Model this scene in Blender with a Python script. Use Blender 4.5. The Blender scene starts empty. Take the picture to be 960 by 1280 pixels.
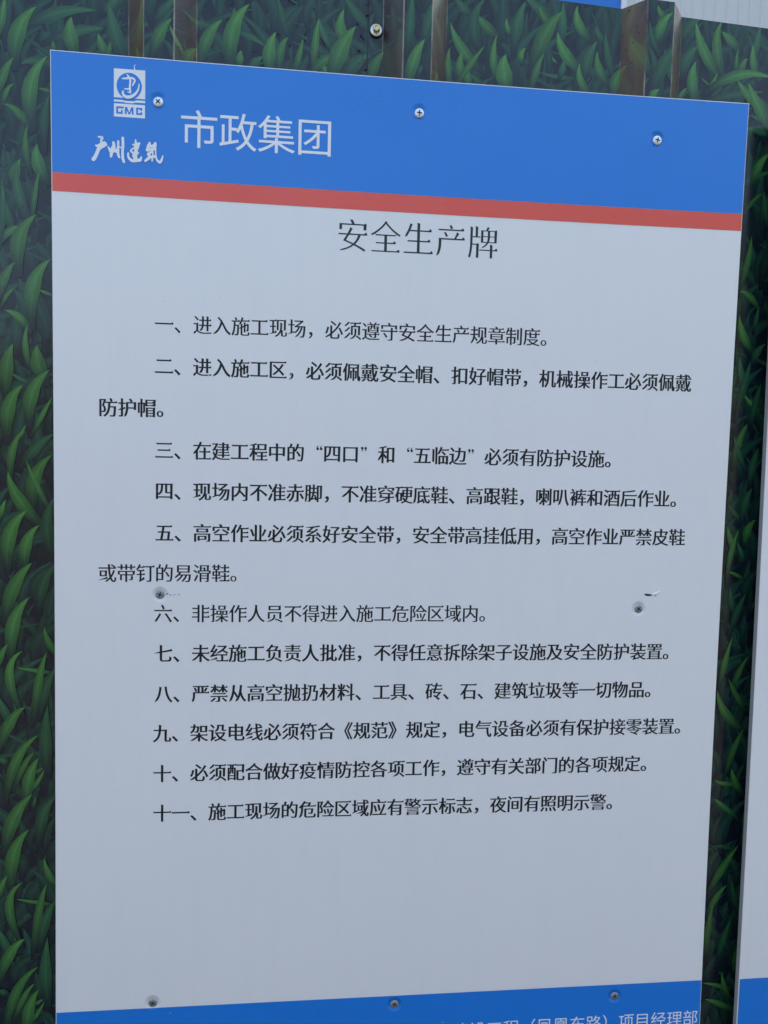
import bpy, bmesh, math, random
import numpy as np
from mathutils import Vector, Matrix
from mathutils.geometry import delaunay_2d_cdt

scene = bpy.context.scene
COL = scene.collection
R = math.radians
ZT = 1.94          # height of the board's top edge above the ground

# ---------------------------------------------------------------- camera
cam_data = bpy.data.cameras.new("camera")
cam = bpy.data.objects.new("camera", cam_data)
COL.objects.link(cam)
cam_data.sensor_fit = 'VERTICAL'
cam_data.sensor_height = 36.0
cam_data.lens = 945.0 / 1280.0 * 36.0
cam_data.clip_start = 0.02
cam_data.clip_end = 3000.0
rot = Matrix(((0.9944091558297261, -0.016456797387133404, -0.10430534320815027),
              (-0.1029719535115069, 0.06769649488434466, -0.9923779327304683),
              (0.02339246870330798, 0.9975702273023853, 0.06562342575507636)))
cam.matrix_world = Matrix.Translation((0.28174464, -0.88065246, -0.43628869 + ZT)) @ rot.to_4x4()
scene.camera = cam

# ---------------------------------------------------------------- light
SUN_EL, SUN_AZ = 50.0, 20.0           # hazy sun behind the hoarding, its face is in shade
world = bpy.data.worlds.new("World")
scene.world = world
world.use_nodes = True
wn = world.node_tree
bg = wn.nodes['Background']
sky = wn.nodes.new('ShaderNodeTexSky')
sky.sky_type = 'NISHITA'
sky.sun_disc = False
sky.sun_elevation = R(SUN_EL)
sky.sun_rotation = R(SUN_AZ)
sky.air_density = 1.0
sky.dust_density = 7.0
sky.ozone_density = 0.0
wn.links.new(sky.outputs[0], bg.inputs['Color'])
bg.inputs['Strength'].default_value = 0.15
sun_data = bpy.data.lights.new("sun", 'SUN')
sun_data.energy = 0.8
sun_data.angle = R(12)
sun_data.color = (1.0, 0.95, 0.88)
sun = bpy.data.objects.new("sun", sun_data)
COL.objects.link(sun)
to_sun = Vector((math.sin(R(SUN_AZ)) * math.cos(R(SUN_EL)), math.cos(R(SUN_AZ)) * math.cos(R(SUN_EL)), math.sin(R(SUN_EL))))
sun.rotation_euler = to_sun.to_track_quat('Z', 'Y').to_euler()
sun.location = (0, 3, 6)

scene.view_settings.view_transform = 'Standard'
scene.view_settings.look = 'None'
scene.view_settings.gamma = 1.0
scene.view_settings.use_curve_mapping = False
scene.view_settings.exposure = 2.06

# ---------------------------------------------------------------- helpers
def link(name, me, mat=None, parent=None, kind=None):
    o = bpy.data.objects.new(name, me)
    COL.objects.link(o)
    if mat:
        me.materials.append(mat)
    if parent:
        o.parent = parent
    if kind:
        o['kind'] = kind
    return o

def mesh(name, verts, faces):
    me = bpy.data.meshes.new(name)
    me.from_pydata([tuple(v) for v in verts], [], faces)
    me.update()
    return me

def thing(name, label, cat, loc=(0, 0, 0), group=None):
    o = bpy.data.objects.new(name, None)
    COL.objects.link(o)
    o.location = loc
    o.empty_display_size = 0.1
    o['label'] = label
    o['category'] = cat
    if group:
        o['group'] = group
    return o

def box(x0, x1, y0, y1, z0, z1, bevel=0.0, name="box"):
    bm = bmesh.new()
    bmesh.ops.create_cube(bm, size=1)
    for v in bm.verts:
        v.co = Vector((x0 + (v.co.x + .5) * (x1 - x0), y0 + (v.co.y + .5) * (y1 - y0), z0 + (v.co.z + .5) * (z1 - z0)))
    if bevel:
        bmesh.ops.bevel(bm, geom=bm.edges[:], offset=bevel, segments=2, affect='EDGES')
    me = bpy.data.meshes.new(name)
    bm.to_mesh(me); bm.free()
    return me

class NT:
    """tiny wrapper for building node materials"""
    def __init__(s, name, color=(.5, .5, .5), rough=.5, metal=0.0, spec=None, ior=None):
        s.m = bpy.data.materials.new(name)
        s.m.use_nodes = True
        s.t = s.m.node_tree
        s.b = s.t.nodes['Principled BSDF']
        s.b.inputs['Base Color'].default_value = (*color, 1)
        s.b.inputs['Roughness'].default_value = rough
        s.b.inputs['Metallic'].default_value = metal
        if spec is not None:
            s.b.inputs['Specular IOR Level'].default_value = spec
        if ior:
            s.b.inputs['IOR'].default_value = ior
    def n(s, typ, **kw):
        nd = s.t.nodes.new(typ)
        for k, v in kw.items():
            if k.startswith('i_'):
                nd.inputs[k[2:].replace('_', ' ')].default_value = v
            else:
                setattr(nd, k, v)
        return nd
    def l(s, a, b):
        s.t.links.new(a, b)
    def math(s, op, a, b=None, c=None, clamp=False):
        nd = s.n('ShaderNodeMath', operation=op)
        nd.use_clamp = clamp
        for i, v in enumerate((a, b, c)):
            if v is None: continue
            if hasattr(v, 'default_value') or hasattr(v, 'links'):
                s.l(v, nd.inputs[i])
            else:
                nd.inputs[i].default_value = v
        return nd.outputs[0]
    def coords(s):
        if not hasattr(s, '_c'):
            s._c = s.n('ShaderNodeTexCoord').outputs['Object']
        return s._c
    def noise(s, scale, detail=3, rough=.5, stretch=None, dist=0.0):
        nd = s.n('ShaderNodeTexNoise')
        nd.inputs['Scale'].default_value = scale
        nd.inputs['Detail'].default_value = detail
        nd.inputs['Roughness'].default_value = rough
        nd.inputs['Distortion'].default_value = dist
        c = s.coords()
        if stretch:
            mp = s.n('ShaderNodeMapping')
            mp.inputs['Scale'].default_value = stretch
            s.l(c, mp.inputs[0]); c = mp.outputs[0]
        s.l(c, nd.inputs['Vector'])
        return nd.outputs[0]
    def ramp(s, fac, a, b, ca=0.0, cb=1.0):
        nd = s.n('ShaderNodeMapRange')
        nd.inputs[1].default_value = a; nd.inputs[2].default_value = b
        nd.inputs[3].default_value = ca; nd.inputs[4].default_value = cb
        s.l(fac, nd.inputs[0])
        return nd.outputs[0]
    def mix(s, fac, a, b, blend='MIX'):
        nd = s.n('ShaderNodeMix', data_type='RGBA', blend_type=blend)
        for i, v in ((0, fac), (6, a), (7, b)):
            if hasattr(v, 'links'):
                s.l(v, nd.inputs[i])
            elif i == 0:
                nd.inputs[0].default_value = v
            else:
                nd.inputs[i].default_value = (*v, 1)
        return nd.outputs[2]
    def color(s, c): s.l(c, s.b.inputs['Base Color'])
    def rough(s, c): s.l(c, s.b.inputs['Roughness'])
    def bump(s, h, strength=.3, dist=.01, prev=None):
        nd = s.n('ShaderNodeBump')
        nd.inputs['Strength'].default_value = strength
        nd.inputs['Distance'].default_value = dist
        s.l(h, nd.inputs['Height'])
        if prev is not None: s.l(prev, nd.inputs['Normal'])
        s.l(nd.outputs[0], s.b.inputs['Normal'])
        return nd.outputs[0]

# ---------------------------------------------------------------- ground (one sheet: unseen mound and green bank added to block low sky light)
def terrain(x, y):
    d = -y
    blocker_heap = 0.0
    if 2.3 < d < 9:
        h_ = min(1, (d - 2.3) / 1.4) * min(1, (9 - d) / 3.5)
        h_ = h_ * h_ * (3 - 2 * h_)
        blocker_heap = h_ * (2.28 + .14 * math.sin(x * 1.1 + .4) + .07 * math.sin(x * 2.9) + .05 * math.sin(x * 5.3 + d * 2)) * min(1, max(0, (26 - abs(x)) / 8))
    if d < 16: return blocker_heap
    az = math.degrees(math.atan2(x, d))            # seen from the hoarding
    el = 6.0 + 14.5 * min(1, max(0, (az + 18) / 40.0))
    blocker_ridge = 30.0 * math.tan(R(el))
    t = min(1.0, (d - 16) / 14.0)
    t = t * t * (3 - 2 * t)
    rough = 0.5 * math.sin(x * .61 + 1.3) * math.sin(x * .23) + 0.35 * math.sin(x * 1.7 + y * .3)
    return t * (blocker_ridge + rough)
xs = [-1500, -600, -250, -120] + [-70 + 2.5 * i for i in range(23)] + [-13 + .4 * i for i in range(66)] + [14 + 2.5 * i for i in range(23)] + [120, 250, 600, 1500]
ys = [1500, 600, 200, 60, 20, 8, 3, 0, -1.5, -2.1] + [-2.3 - .3 * i for i in range(24)] + [-10, -13] + [-16 - 1.0 * i for i in range(16)] + [-36, -45, -60, -100, -250, -600, -1500]
V = [(x, y, terrain(x, y)) for y in ys for x in xs]
nx = len(xs)
F = [(j * nx + i, (j + 1) * nx + i, (j + 1) * nx + i + 1, j * nx + i + 1) for j in range(len(ys) - 1) for i in range(nx - 1)]
g = NT('site_ground', (.16, .14, .11), .9)
gn = g.noise(2.2, 6, .6)
gd = g.n('ShaderNodeSeparateXYZ'); g.l(g.coords(), gd.inputs[0])
far = g.ramp(gd.outputs[1], -15.0, -17.0)
gc = g.mix(gn, (.045, .043, .040), (.085, .080, .072))
gb = g.mix(g.noise(.5, 5, .7), (.012, .022, .008), (.045, .07, .02))
g.color(g.mix(far, gc, gb))
g.bump(g.noise(14, 6, .65), .5, .03)
ground = link('ground', mesh('ground', V, F), g.m, kind='structure')

# ---------------------------------------------------------------- site cabin behind the hoarding
cabin = thing('site_cabin', 'cabin with white ribbed and bright blue wall sheets rising behind the hoarding', 'cabin', (1.25, 1.5, 0))
mb = NT('cabin_blue_paint', (.006, .18, .62), .4)
mb.color(mb.mix(mb.noise(7, 4), (.005, .16, .56), (.008, .20, .66)))
mw = NT('cabin_white_paint', (.62, .64, .63), .45)
mw.color(mw.mix(mw.noise(3, 5, .6, (1, 1, .2)), (.56, .58, .57), (.66, .67, .66)))
mtrim = NT('cabin_trim_paint', (.75, .77, .78), .4)

def ribbed(x0, x1, z0, z1, pitch, depth, w, name):
    prof = []
    x = x0
    while x < x1 - 1e-6:
        prof += [(x, 0), (x + pitch - 2 * w, 0), (x + pitch - 1.3 * w, -depth), (x + pitch - .7 * w, -depth)]
        x += pitch
    prof.append((x, 0))
    prof = [p for p in prof if p[0] <= x1 + 1e-4]
    v = []; f = []
    for (px, py) in prof:
        v += [(px, py, z0), (px, py, z1)]
    for i in range(len(prof) - 1):
        f.append((2 * i, 2 * i + 2, 2 * i + 3, 2 * i + 1))
    n = len(v)
    v += [(p[0], .03, z0) for p in (prof[0], prof[-1])] + [(p[0], .03, z1) for p in (prof[0], prof[-1])]
    f.append((n, n + 1, n + 3, n + 2)[::-1])
    return mesh(name, v, f)
link('blue_wall_sheet', ribbed(-2.6, -.012, 0.05, 3.55, .216, .004, .006, 'blue_wall'), mb.m, cabin)
link('white_wall_sheet', ribbed(.006, 1.154, 0.05, 3.55, .038, .003, .006, 'white_wall'), mw.m, cabin)
link('white_wall_sheet', ribbed(1.160, 3.0, 0.05, 3.55, .038, .003, .006, 'white_wall'), mw.m, cabin)
link('corner_trim', box(-.012, .006, -.010, .02, 0.05, 3.56, .002), mtrim.m, cabin)
link('joint_trim', box(1.152, 1.162, -.004, .02, 0.05, 3.56, .0015), mtrim.m, cabin)
link('side_wall', box(2.97, 3.0, .03, 2.4, 0.05, 3.54), mw.m, cabin)
link('roof', box(-2.7, 3.1, -.12, 2.5, 3.56, 3.66, .01), mtrim.m, cabin)
link('base_beam', box(-2.62, 3.02, .01, 2.4, 0.0, .05), mtrim.m, cabin)

# ---------------------------------------------------------------- hoarding: ribbed metal sheets under a printed grass film
PITCH, RIB0 = .288, .113
YV, YC = .033, .008                 # depth of the flats and of the rib crests behind the board's face
def rel(x):
    return (x - RIB0 + PITCH / 2) % PITCH - PITCH / 2
def prof_y(x):
    r = abs(rel(x))
    if r < .0165: return YC
    if r < .0375: return YC + (r - .0165) / .021 * (YV - YC)
    return YV
def folds(x0, x1):
    out = []
    k = math.floor((x0 - RIB0) / PITCH) - 1
    while RIB0 + k * PITCH - .05 < x1:
        for d in (-.0375, -.0165, .0165, .0375):
            out.append(RIB0 + k * PITCH + d)
        k += 1
    return [x for x in out if x0 < x < x1]
def top_z(x):
    return ZT + .1064 + (.8395 - x) * .042
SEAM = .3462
COVER = 3 * PITCH

hoarding = thing('hoarding', 'ribbed metal hoarding covered in dark green grass print, behind the boards', 'fence', (0, YV, 0))

f = NT('printed_grass_film', (.01, .02, .03), .16, spec=.42)
att = f.n('ShaderNodeAttribute', attribute_name='print')
sep = f.n('ShaderNodeSeparateXYZ'); f.l(f.coords(), sep.inputs[0])
X = sep.outputs[0]
r_ = f.math('SUBTRACT', f.math('MODULO', f.math('ADD', X, -RIB0 + PITCH / 2 + PITCH * 20), PITCH), PITCH / 2)
ra = f.math('ABSOLUTE', r_)
flank = f.math('MULTIPLY', f.ramp(ra, .0150, .0172), f.ramp(ra, .0385, .0368))
vn = f.noise(9, 4, .6, (3, 1, .35))
col = f.mix(f.ramp(f.noise(60, 3), .35, .75, 0, .10), att.outputs['Color'], (.06, .09, .09))
# print grain
col = f.mix(.55, col, f.mix(f.noise(260, 2, .6, (1, 1, .25)), (.62, .62, .62), (1.38, 1.38, 1.38)), 'MULTIPLY')
# patchy brown tint over the rib flanks
flank_tint = f.math('MULTIPLY', flank, f.ramp(vn,   .38, .62, .10, .62))
col = f.mix(flank_tint, col, (.15, .085, .040))
# chafed fold lines
edge1 = f.ramp(f.math('ABSOLUTE', f.math('SUBTRACT', ra, .0165)), .0011, .0003)
edge2 = f.ramp(f.math('ABSOLUTE', f.math('SUBTRACT', ra, .0375)), .0009, .0002)
ed = f.math('MULTIPLY', f.math('MAXIMUM', edge1, edge2), f.ramp(f.noise(20, 5, .7, (1.5, 1, .5)), .42, .60, 0, .8))
col = f.mix(ed, col, (.34, .33, .26))
# specks of mould and pinholes
vo = f.n('ShaderNodeTexVoronoi'); vo.inputs['Scale'].default_value = 210
mp = f.n('ShaderNodeMapping'); mp.inputs['Scale'].default_value = (1.15, .6, .8); mp.inputs['Rotation'].default_value = (.5, .35, .6)
f.l(f.coords(), mp.inputs[0]); f.l(mp.outputs[0], vo.inputs['Vector'])
area = f.math('MAXIMUM', f.math('MULTIPLY', flank, f.ramp(f.noise(11, 2), .40, .55)), f.ramp(f.noise(13, 3, .6), .60, .70))
dots = f.math('MULTIPLY', f.ramp(vo.outputs['Distance'], .30, .20), area)
sel = f.n('ShaderNodeSeparateColor'); f.l(vo.outputs['Color'], sel.inputs[0])
dots = f.math('MULTIPLY', dots, f.ramp(sel.outputs[0], .48, .54))
col = f.mix(dots, col, (.006, .008, .008))
# lap joint of two sheets, shade of its gap painted as a dark line
seam_shade = f.ramp(f.math('ABSOLUTE', f.math('SUBTRACT', X, SEAM - .0004)), .0009, .0005)
col = f.mix(seam_shade, col, (.004, .005, .006))
f.color(col)
f.rough(f.math('ADD', f.ramp(f.noise(25, 4, .6), .3, .75, .10, .28), f.math('MULTIPLY', flank, .28)))
b1 = f.bump(f.noise(5, 2, .5, (1, 1, .5)), .35, .012)
f.bump(f.noise(45, 3, .5), .10, .002, b1)
film_mat = f.m

def set_colors(me, cols):
    a = me.color_attributes.new('print', 'FLOAT_COLOR', 'POINT')
    flat = []
    for c in cols: flat += [c[0], c[1], c[2], 1.0]
    a.data.foreach_set('color', flat)

BG = (.006, .011, .021)
rng = random.Random(5)
for k in range(-2, 3):
    a0 = SEAM + k * COVER
    a1 = a0 + COVER + .022            # laps behind its right neighbour
    if a0 > 2.0: continue
    xs_ = sorted([a0] + folds(a0, a1) + [a1])
    back = []
    v = []; fc = []
    for x in xs_:
        y = prof_y(x) + (.0016 if x > a0 + COVER - .006 else 0.0)
        v += [(x, y - YV, .04), (x, y - YV, top_z(x))]
    n = len(xs_)
    for x in xs_:
        y = prof_y(x) + .0007 + (.0016 if x > a0 + COVER - .006 else 0.0)
        v += [(x, y - YV, .04), (x, y - YV, top_z(x))]
    for i in range(n - 1):
        fc.append((2 * i, 2 * i + 2, 2 * i + 3, 2 * i + 1))
        o2 = 2 * n
        fc.append((o2 + 2 * i + 1, o2 + 2 * i + 3, o2 + 2 * i + 2, o2 + 2 * i))
        fc.append((2 * i + 1, 2 * i + 3, o2 + 2 * i + 3, o2 + 2 * i + 1))
    fc.append((1, 2 * n + 1, 2 * n, 0)); fc.append((2 * n - 2, 4 * n - 2, 4 * n - 1, 2 * n - 1))
    me = mesh('metal_sheet', v, fc)
    set_colors(me, [BG] * len(v))
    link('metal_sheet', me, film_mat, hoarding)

PRINT_BLADES = [
 (-244,610,-534,392,-489,-8,163,"b"),(404,618,-20,648,-355,398,125,"m"),(131,531,65,362,168,128,144,"b"),(482,430,221,444,-125,244,115,"m"),
 (-77,256,-67,205,-57,154,48,"b"),(421,373,438,262,508,137,86,"b"),(556,297,536,209,516,120,58,"b"),(543,815,325,487,290,172,144,"d"),
 (534,711,578,403,692,134,144,"m"),(-574,721,-601,480,-663,262,86,"b"),(674,809,569,723,482,620,86,"m"),(950,696,927,406,883,173,96,"b"),
 (1031,710,997,386,1007,132,58,"d"),(859,187,883,122,906,8,48,"b"),(1318,700,1211,590,1100,445,96,"m"),(1272,463,1126,362,1067,103,115,"b"),
 (1242,397,1305,247,1401,116,48,"b"),(1506,293,1438,221,1394,77,77,"b"),(1791,632,1594,502,1534,145,125,"b"),(1377,625,1505,547,1719,556,67,"m"),
 (2095,832,1809,589,1885,154,163,"b"),(1933,784,1907,667,1890,543,58,"m"),(1663,892,1736,741,1934,678,115,"d"),(2273,379,2135,492,1945,530,77,"m"),
 (2006,314,1984,250,1994,144,77,"b"),(1820,387,1668,314,1606,186,134,"d"),(2398,548,2273,361,2331,116,134,"b"),(2545,498,2409,425,2441,125,86,"b"),
 (2103,929,2187,708,2289,522,125,"d"),(2211,956,2349,774,2417,532,134,"d"),(2401,955,2459,748,2536,506,77,"m"),(2265,263,2156,219,2103,135,86,"m"),
 (2710,502,2676,339,2624,120,67,"b"),(2890,738,2838,538,2836,154,77,"b"),(3166,331,2925,358,2809,116,96,"b"),(3175,860,3067,655,3191,486,115,"b"),
 (3318,684,3108,461,3041,80,182,"b"),(3493,365,3315,352,3190,99,144,"m"),(3649,423,3522,296,3489,113,115,"b"),(3171,1019,3305,817,3496,644,106,"m"),
 (2747,1037,2697,749,2611,387,173,"d"),(2913,1015,2881,764,2777,382,125,"d"),(3051,1027,3045,849,3012,633,134,"d"),(2891,721,2902,588,3044,403,77,"m"),
 (2588,678,2608,547,2666,391,67,"d"),(3265,510,3258,401,3354,283,86,"d"),(3479,562,3519,457,3615,339,96,"d"),(2936,233,2946,180,3022,123,67,"b"),
 (4093,468,3958,308,3912,-22,125,"b"),(4309,1054,4113,742,4076,405,125,"m"),(4189,776,4311,652,4332,397,86,"m"),(4257,167,4253,102,4250,37,48,"b"),
 (4426,528,4383,361,4439,109,77,"b"),(4427,818,4503,516,4779,318,115,"b"),(4581,494,4527,372,4561,192,86,"b"),(4848,588,4662,345,4524,134,67,"b"),
 (4840,1124,4569,866,4792,501,125,"m"),(4721,933,4820,832,4989,699,106,"b"),(4988,718,4910,456,4975,250,77,"b"),(5102,507,5031,318,5136,105,182,"b"),
 (5048,1232,5068,943,5045,484,154,"d"),(5098,918,5092,817,5143,739,58,"b"),(5324,1128,5223,955,5198,551,115,"m"),(5343,599,5257,537,5290,429,67,"b"),
 (4634,334,4627,233,4679,127,86,"b"),(4685,237,4744,205,4833,138,58,"m"),(3941,973,3930,675,3894,321,96,"m"),(4466,1128,4546,991,4664,919,86,"m"),
 (4690,384,4818,320,4997,187,96,"d"),(5570,552,5468,388,5429,126,77,"b"),(5796,1057,5538,871,5421,347,163,"b"),(5501,1088,5505,978,5636,879,77,"b"),
 (5727,813,5746,575,6012,373,125,"b"),(5961,1135,5891,918,6116,751,106,"b"),(6018,475,5957,276,6122,129,86,"b"),(5500,335,5739,269,5996,288,58,"m"),
 (6577,463,6422,366,6443,134,115,"b"),(6593,785,6613,564,6771,306,125,"b"),(6198,924,6202,814,6316,730,77,"m"),(6320,860,6322,582,6444,330,86,"m"),
 (6225,751,6083,582,6074,322,115,"m"),(6230,631,6189,423,6346,267,96,"b"),(6602,1139,6601,995,6553,837,58,"m"),(6754,877,6762,706,6880,515,58,"m"),
 (5670,523,5681,478,5732,454,29,"b"),(5828,507,5812,413,5777,300,77,"m"),(6278,1134,6187,942,6115,529,125,"d"),(5302,1181,5452,1084,5673,937,115,"m"),
 (5782,1166,5792,910,5781,707,96,"m"),(6436,1165,6366,956,6434,758,96,"d"),(6852,1066,6847,984,6948,920,67,"b"),(7033,999,6852,876,6852,676,106,"b"),
 (6909,115,6831,91,6796,-3,77,"b"),(7451,1072,7489,747,7785,420,125,"b"),(7497,785,7328,697,7300,450,125,"m"),(7476,604,7383,418,7481,123,125,"b"),
 (7788,1108,7627,851,7836,433,115,"b"),(7785,977,7870,927,8013,787,106,"b"),(8012,796,7978,671,7998,502,48,"b"),(8287,1083,8234,918,8227,690,86,"m"),
 (8206,859,8175,686,8249,482,86,"b"),(8143,693,8053,639,8050,496,77,"b"),(8480,480,8012,617,7658,287,115,"b"),(8385,311,7990,273,7603,150,77,"m"),
 (8023,428,8141,188,8526,62,134,"b"),(7760,494,7725,387,7647,286,38,"b"),(7380,286,7310,243,7265,126,48,"b"),(7501,1104,7330,1053,7270,823,134,"m"),
 (7141,679,6912,463,6831,91,144,"m"),(7547,421,7591,377,7676,326,29,"b"),(8055,1130,8077,943,8057,734,134,"d"),(7676,1081,7688,875,7739,690,115,"d"),
 (7860,1114,7898,797,8021,465,115,"d"),(6946,575,7015,379,7137,122,115,"m"),(8160,400,8267,178,8499,-190,134,"b"),(8139,-137,8286,-146,8521,-198,86,"m"),
 (8214,12,8342,-27,8469,-38,77,"m"),(8492,-422,8330,-529,8282,-784,96,"b"),(8537,-642,8339,-683,8167,-810,86,"m"),(8427,-911,8293,-977,8218,-1137,48,"b"),
 (8446,-881,8446,-1066,8525,-1315,77,"m"),(8310,-1445,8314,-1699,8208,-2059,77,"b"),(8190,-2129,8316,-2093,8457,-2324,77,"b"),(8207,-2425,8222,-2672,8381,-2845,96,"b"),
 (8580,-2758,8444,-2823,8421,-2984,86,"m"),(8566,-1470,8510,-1768,8464,-2067,115,"d"),(8456,-2305,8442,-2424,8409,-2585,58,"m"),(8435,-2484,8371,-2666,8450,-2923,67,"d"),
 (8247,-2920,8226,-3121,8347,-3368,86,"m"),(8389,-2985,8337,-3187,8236,-3673,86,"m"),(8304,-3369,8388,-3517,8555,-3613,58,"b"),(8545,-3260,8482,-3464,8435,-3768,86,"m"),
 (8392,-3770,8272,-3925,8228,-4281,86,"b"),(8218,-3926,8273,-4128,8381,-4328,67,"m"),(8561,-4070,8483,-4224,8458,-4531,86,"m"),(8235,-4597,8218,-4689,8182,-4812,38,"m"),
 (8192,-4792,8274,-4913,8399,-5014,58,"m"),(8197,-5079,8216,-5223,8313,-5407,77,"b"),(8351,-5118,8245,-5346,8223,-5739,67,"b"),(8328,-5283,8398,-5365,8428,-5509,58,"m"),
 (8572,-4991,8445,-5055,8437,-5282,96,"b"),(8241,-5667,8329,-5676,8442,-5748,48,"b"),(8504,-4581,8403,-4706,8376,-4994,96,"m"),(8275,-5874,8283,-6030,8336,-6186,77,"m"),
 (8343,-6511,8250,-6805,8203,-7131,77,"b"),(8319,-7058,8396,-7249,8575,-7485,67,"b"),(8577,-6764,8444,-6932,8372,-7207,77,"b"),(8174,-7205,8203,-7523,8558,-7762,106,"b"),
 (8567,-7730,8435,-7932,8347,-8338,77,"b"),(8431,-8253,8441,-8426,8572,-8580,86,"b"),(8196,-8399,8289,-8487,8510,-8470,58,"b"),(8210,-8658,8302,-8725,8536,-8926,67,"b"),
 (8579,-9297,8372,-9574,8201,-9919,96,"b"),(8212,-9308,8332,-9268,8561,-9362,58,"m"),(8453,-9840,8303,-9944,8205,-10204,77,"b"),(8517,-9777,8528,-9975,8657,-10267,86,"m"),
 (8276,-10075,8195,-10424,8205,-10812,86,"b"),(8453,-11035,8440,-11213,8576,-11422,67,"b"),(8180,-11178,8348,-11186,8591,-11288,58,"b"),(8225,-11403,8385,-11434,8653,-11583,77,"b"),
 (8526,-10328,8446,-10501,8376,-10876,86,"m"),(8497,-5946,8376,-6134,8307,-6448,86,"m"),(8525,-6238,8482,-6448,8563,-6711,67,"d"),(-495,43,-624,-104,-669,-366,96,"b"),
 (-126,89,-437,-194,-303,-671,154,"b"),(-302,-531,-321,-794,-288,-1055,125,"d"),(-418,-20,-263,78,-40,9,106,"m"),(-610,-466,-422,-488,-346,-691,86,"b"),
 (-346,-674,-425,-888,-332,-1163,67,"b"),(-244,-877,-305,-1056,-168,-1258,134,"b"),(-489,-241,-591,-274,-619,-467,58,"b"),(-426,-1055,-514,-1174,-506,-1314,115,"b"),
 (-231,-266,-162,-278,-76,-298,38,"b"),(-111,-326,-198,-524,-166,-889,86,"m"),(-461,-1066,-533,-1421,-345,-1711,106,"m"),(-220,-1165,-291,-1407,-301,-1708,58,"b"),
 (-257,-1652,-554,-1864,-462,-2268,154,"b"),(-441,-1804,-553,-1793,-633,-1956,77,"b"),(-496,-2198,-627,-2312,-673,-2564,96,"b"),(-103,-2143,-384,-2335,-327,-2853,154,"b"),
 (-490,-2484,-594,-2524,-639,-2669,48,"b"),(-245,-2490,-175,-2523,-70,-2554,38,"b"),(-577,-1547,-587,-1689,-519,-1862,86,"m"),(-635,-1269,-586,-1600,-677,-2065,77,"m"),
 (-614,-2740,-440,-2750,-362,-2927,86,"b"),(-362,-2891,-442,-3111,-348,-3361,67,"b"),(-258,-3113,-303,-3287,-190,-3501,154,"b"),(-521,-3114,-636,-3281,-605,-3697,144,"b"),
 (-119,-3389,-411,-3600,-361,-4000,144,"b"),(-559,-3432,-446,-3528,-323,-3560,48,"m"),(-411,-3572,-658,-3735,-600,-4172,144,"b"),(-94,-3699,-201,-3886,-300,-4090,58,"b"),
 (-388,-4029,-432,-4094,-451,-4186,38,"b"),(-415,-4084,-610,-4301,-569,-4613,86,"b"),(-78,-4121,-292,-4256,-417,-4462,115,"m"),(-97,-4362,-401,-4591,-323,-4942,144,"b"),
 (-391,-4433,-295,-4737,-136,-4994,58,"b"),(-595,-4567,-563,-4890,-227,-5183,134,"b"),(-386,-5017,-672,-5226,-614,-5674,154,"b"),(-245,-5183,-478,-5354,-418,-5653,125,"b"),
 (-82,-4863,-262,-5164,-103,-5537,134,"m"),(-616,-4900,-669,-4966,-688,-5115,58,"b"),(-533,-4584,-436,-4628,-384,-4738,67,"d"),(-328,-5624,-589,-5843,-646,-6277,144,"b"),
 (-367,-6039,-628,-6258,-579,-6751,144,"b"),(-68,-5650,-266,-5822,-260,-6162,125,"m"),(-69,-5896,-214,-6086,-243,-6409,106,"d"),(-198,-6380,-199,-6562,-64,-6715,77,"b"),
 (-613,-6589,-703,-6694,-732,-6865,77,"b"),(-443,-6666,-759,-6846,-476,-7384,96,"b"),(-172,-6686,-273,-6906,-332,-7502,86,"b"),(-517,-6866,-346,-6905,-74,-6936,48,"b"),
 (-225,-6457,-379,-6523,-453,-6752,86,"d"),(-74,-6887,-220,-7079,-258,-7425,115,"m"),(-421,-7346,-602,-7402,-733,-7863,115,"b"),(-167,-7320,-224,-7736,-171,-8126,134,"m"),
 (-269,-7677,-588,-7866,-647,-8428,106,"b"),(-316,-7880,-444,-7985,-546,-8294,67,"b"),(-271,-7959,-427,-8141,-421,-8512,125,"b"),(-208,-8106,-263,-8222,-356,-8357,48,"b"),
 (-217,-8086,-281,-8104,-336,-8162,38,"b"),(-743,-7960,-680,-7980,-625,-8001,77,"m"),(-126,-8225,-245,-8281,-338,-8436,86,"d"),(-81,-8422,-247,-8555,-303,-8770,125,"d"),
 (-726,-7209,-674,-7363,-585,-7537,96,"m"),(-301,-8417,-320,-8475,-339,-8553,38,"m"),(-547,-7307,-539,-7364,-521,-7403,29,"m"),(-347,-8396,-613,-8615,-671,-9065,144,"b"),
 (-386,-8827,-653,-9046,-603,-9562,144,"b"),(-81,-8432,-284,-8604,-277,-8959,125,"m"),(-82,-8688,-231,-8881,-260,-9216,106,"d"),(-214,-9188,-215,-9377,-77,-9541,77,"b"),
 (-638,-9392,-730,-9497,-759,-9675,77,"b"),(-464,-9477,-786,-9654,-498,-10225,96,"b"),(-188,-9507,-291,-9733,-351,-10352,86,"b"),(-539,-9683,-365,-9730,-88,-9771,48,"b"),
 (-242,-9267,-399,-9331,-474,-9566,86,"d"),(-88,-9721,-237,-9915,-276,-10275,115,"m"),(-442,-10187,-627,-10239,-760,-10715,115,"b"),(-183,-10168,-241,-10599,-187,-11008,134,"m"),
 (-287,-10536,-613,-10722,-673,-11307,106,"b"),(-335,-10746,-466,-10851,-570,-11170,67,"b"),(-289,-10830,-448,-11014,-442,-11402,125,"b"),(-225,-10986,-281,-11105,-375,-11242,48,"b"),
 (-234,-10965,-299,-10982,-355,-11040,38,"b"),(-770,-10815,-706,-10839,-651,-10862,77,"m"),(-141,-11112,-263,-11167,-357,-11325,86,"d"),(-95,-11319,-265,-11453,-322,-11675,125,"d"),
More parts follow.
